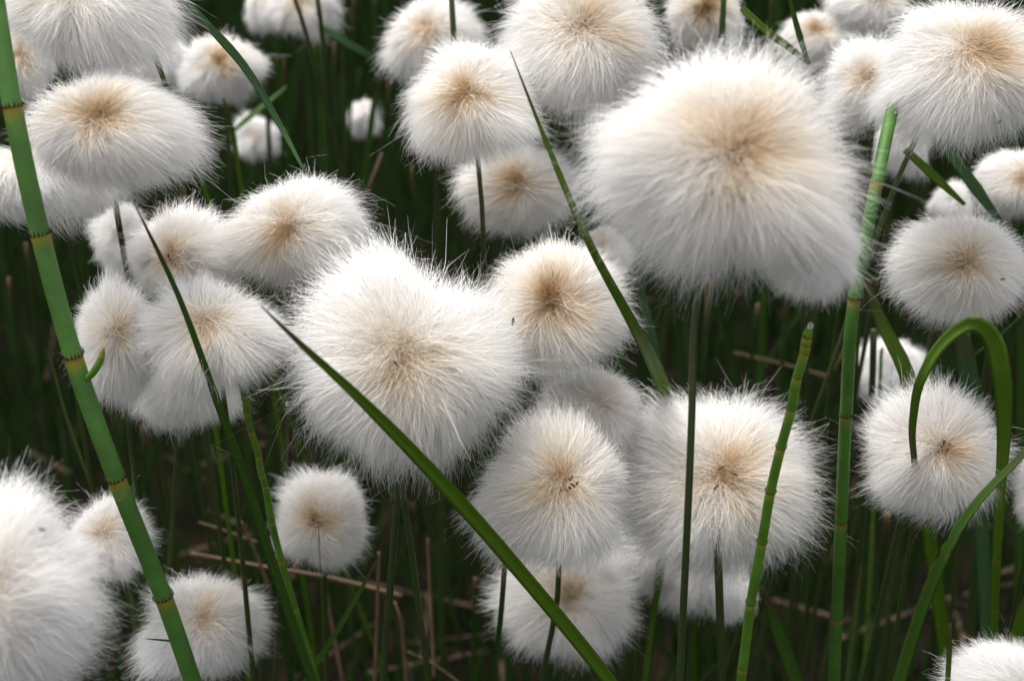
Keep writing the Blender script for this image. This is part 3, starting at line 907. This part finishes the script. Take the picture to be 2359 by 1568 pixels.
STRAWS = [
    ("pale dry straw lying level under the lone round head", [(440, 1274, .50), (600, 1303, .505), (760, 1330, .51), (925, 1372, .515)], .50, 15),
    ("dry straw crossing two others left of the slim jointed stalk", [(555, 1200, .485), (590, 1275, .49), (622, 1362, .495)], .485, 12),
    ("short dry straw behind the dark stem, lower left", [(458, 1202, .51), (520, 1222, .512), (592, 1248, .515)], .51, 9),
    ("bent dry straw near the bottom under the notched head", [(908, 1384, .49), (918, 1410, .49), (930, 1500, .495), (938, 1600, .50)], .49, 11),
    ("upright dry straw left of the notched head's stem", [(873, 1270, .47), (868, 1420, .475), (862, 1580, .48)], .47, 12),
    ("reddish straw leaning behind the upright head, upper left", [(880, 352, .56), (862, 400, .56), (840, 460, .565)], .56, 13),
    ("dry straw at the bottom edge beside the slim blade", [(752, 1370, .49), (770, 1470, .495), (792, 1585, .50)], .49, 13),
    ("thin straw upright right of the splayed stem", [(985, 1240, .52), (990, 1360, .525), (1000, 1560, .53)], .52, 9),
    ("straw fallen across the bottom edge near the splayed stem", [(940, 1500, .51), (1000, 1530, .515), (1080, 1590, .52)], .51, 8),
    ("dim straw slanting behind the trio's ragged tuft", [(470, 985, .49), (490, 1040, .49), (512, 1095, .495)], .49, 8),
    ("reddish straw upright beside the notched head's left edge", [(706, 665, .46), (704, 720, .465), (708, 760, .47)], .46, 9),
    ("dim straw lying behind the largest head's stem", [(1690, 812, .60), (1790, 835, .605), (1910, 868, .61)], .60, 8),
]
for lab, pts, z, w in STRAWS:
    rush(lab, pts, z, w * .78, M_STRAW, "dry_straw", "dry straws among the stems", ground=False, cat="dry straw", taper=(.75, 1))


# ------------------------------------------------------------------ little things on the heads
def insect(label, x, y, z, length, ang):
    px = z * S / FPX
    t = np.linspace(-1, 1, 9)
    d = math.cos(ang) * RT + math.sin(ang) * UP
    c = P(x, y, z)
    prof = np.array([.25, .6, .62, .42, .75, .95, .9, .6, .12])
    V, f, _a, _b = tube(t[:, None] * d * length * px / 2, prof * length * px * .17, 8)
    vs, fs, k = [V], [f[0]], len(V)
    for side in (-1, 1):
        for q in (-.45, -.2, .1):
            s_ = np.cross(d, F) * side
            lp = np.array([d * q * length * px * .5, d * q * length * px * .5 + s_ * length * px * .2, d * (q - .1) * length * px * .5 + s_ * length * px * .3 + F * length * px * .1])
            lv, lf, _a, _b = tube(lp, [length * px * .022] * 3, 5)
            vs.append(lv); fs.append(lf[0] + k); k += len(lv)
    o = link("insect", mesh_np("insect", np.vstack(vs), [np.vstack(fs), f[1]], mats=[M_BUG]), None, c)
    tag(o, label, "insect", "small dark insects on the cotton heads")


insect("small dark insect upright on the right shoulder of the notched head", 1181, 740, .380, 20, rad(80))
insect("small dark insect slanting below the crown of the notched head", 911, 836, .324 + .026, 17, rad(140))
insect("small dark insect on the cut-off head in the lower left corner", 97, 1219, .300, 19, rad(165))
insect("small brown insect on the lower right of the shaggy corner head", 2301, 281, .366, 13, rad(45))
insect("small brown insect on the round head above the arched leaf", 2309, 643, .392, 14, rad(5))


def water_drop(label, p, r_):
    v, q, t3 = BALL
    o = link("water_drop", mesh_np("water_drop", v * r_ * np.array([1, 1, 1.08]), [q, t3], mats=[M_DROP]), None, p)
    tag(o, label, "water drop", "drops of water")


water_drop("white drop of water on the tip of the bright jointed stalk", P(1866, 749, .349), 7.5 * .35 * S / FPX)
water_drop("clear drop of water on the left edge of the notched head", P(663, 929, .375), 6 * .375 * S / FPX)
water_drop("tiny drop of water on the left flank of the dark-crowned head", P(1157, 1245, .39), 4.5 * .39 * S / FPX)


# ------------------------------------------------------------------ bare sedge stems in the gloom behind, each its own object
rg = np.random.default_rng(77)
for i in range(220):
    y = rg.uniform(.50, 1.35)
    x = rg.uniform(-.36, .36) * (.55 + y * .62)
    h = rg.uniform(.13, .27) if y > .62 else rg.uniform(.10, .17)
    lean = rg.normal(0, .10, 2) * h
    pts = np.array([[lean[0], lean[1], h], [lean[0] * .45, lean[1] * .45, h * .55], [0, 0, 0]])
    line = spline(pts, 14)
    w = rg.uniform(.0010, .0022)
    broad = rg.random() < .35
    mat = M_DEEP if rg.random() < .6 else (M_STEM if rg.random() < .4 else M_SEDGE)
    if broad:
        V, f, al, ac = blade_geo(line, np.linspace(.15, 1, 14) ** .6 * w * 1.7, rg.uniform(-.8, .8))
        o = link("sedge_leaf", mesh_np("sedge_leaf", V, f, {"along": 1 - al, "across": ac}, [mat]), None, (x, y, -.006))
        tag(o, "dim sedge blade standing in the dark behind the cotton heads", "grass leaf", "dim sedge blades behind the heads")
    else:
        V, f, al, ac = tube(line, np.linspace(.5, 1, 14) * w / 2, 7)
        o = link("sedge_stalk", mesh_np("sedge_stalk", V, f, {"along": 1 - al, "across": ac}, [mat]), None, (x, y, -.006))
        tag(o, "dim bare sedge stem standing in the dark behind the cotton heads", "sedge stem", "dim sedge stems behind the heads")


# ------------------------------------------------------------------ ground cover nobody could count
def undergrowth():
    r = np.random.default_rng(5)
    n = 85000
    y = np.where(r.random(n) < .75, r.uniform(.15, 1.5, n), r.uniform(1.5, 2.6, n))
    x = r.uniform(-1, 1, n) * (.42 + y * .55)
    cap = np.interp(y, [.12, .42, .6, 1.0, 2.6], [.05, .075, .13, .22, .28])
    h = cap * r.uniform(.35, 1.0, n)
    # taller sedge added all round, out of view, to block low sky light
    n2 = 16000
    x2, y2 = r.uniform(-2.2, 2.2, n2), r.uniform(-1.6, 1.6, n2)
    keep = np.where(y2 > .02, np.abs(x2) > .34 + np.maximum(y2, 0) * .42, np.abs(y2) > .12)
    x2, y2 = x2[keep], y2[keep]
    x, y = np.concatenate([x, x2]), np.concatenate([y, y2])
    h = np.concatenate([h, r.uniform(.14, .34, len(x2))])
    n = len(x)
    lean = r.normal(0, .14, (n, 2)) * h[:, None]
    w = r.uniform(.0007, .0020, n)
    m = 5
    t = np.linspace(0, 1, m)
    ctr = np.stack([x[:, None] + lean[:, :1] * t ** 2, y[:, None] + lean[:, 1:] * t ** 2, -.012 + h[:, None] * t * (1 - .12 * t)], -1)
    a = r.uniform(0, math.pi, n)
    sd_ = np.stack([np.cos(a), np.sin(a) * .5, np.zeros(n)], -1)[:, None]
    ww = (w[:, None] * (1 - t ** 2 * .88))[..., None]
    V = np.stack([ctr - sd_ * ww / 2, ctr + sd_ * ww / 2 ], 2)
    i = (np.arange(n) * m * 2)[:, None] + (np.arange(m - 1) * 2)[None]
    q = np.stack([i, i + 1, i + 3, i + 2], -1).reshape(-1, 4)
    al = np.repeat(np.tile(t, (n, 1)), 2, axis=1).ravel()
    ac = np.tile([0.0, 1.0], n * m) + np.repeat(r.uniform(0, 20, n), m * 2)
    o = link("grass", mesh_np("grass", V.reshape(-1, 3), [q], {"along": al, "across": ac}, [M_SEDGE]))
    tag(o, "thick dark green sedge and grass growing under the cotton heads", "grass", kind="stuff")
    # dead stalks and scraps lying on the peat
    n = 1800
    y = r.uniform(.15, 1.9, n)
    x = r.uniform(-1, 1, n) * (.42 + y * .5)
    L_ = r.uniform(.008, .06, n)
    a = r.uniform(0, 2 * math.pi, n)
    tilt = np.abs(r.normal(0, .25, n))
    d = np.stack([np.cos(a) * np.cos(tilt), np.sin(a) * np.cos(tilt), np.sin(tilt)], -1)
    c = np.stack([x, y, np.full(n, -.004) + r.uniform(0, .02, n)], -1)
    s_ = norm(np.cross(d, [0, 0, 1])) * (r.uniform(.0006, .0024, n) / 2)[:, None]
    u_ = np.cross(norm(s_), d) * .0004
    e0, e1 = c - d * L_[:, None] / 2, c + d * L_[:, None] / 2
    V = np.stack([e0 - s_, e0 + s_, e0 + u_, e1 - s_, e1 + s_, e1 + u_], 1).reshape(-1, 3)
    k = (np.arange(n) * 6)[:, None]
    q = np.concatenate([k + np.array([[0, 1, 4, 3]]), k + np.array([[1, 2, 5, 4]]), k + np.array([[2, 0, 3, 5]])])
    al = np.tile([0, 0, 0, 1, 1, 1.0], n)
    ac = np.repeat(r.uniform(0, 30, n), 6)
    m_l = plant_material("dead_litter", (.03, .020, .014), (.10, .066, .042), None, .05, .8, 3)
    o = link("litter", mesh_np("litter", V, [q], {"along": al, "across": ac}, [m_l], smooth=False))
    tag(o, "brown dead stalks and scraps lying on the peat", "litter", kind="stuff")


undergrowth()
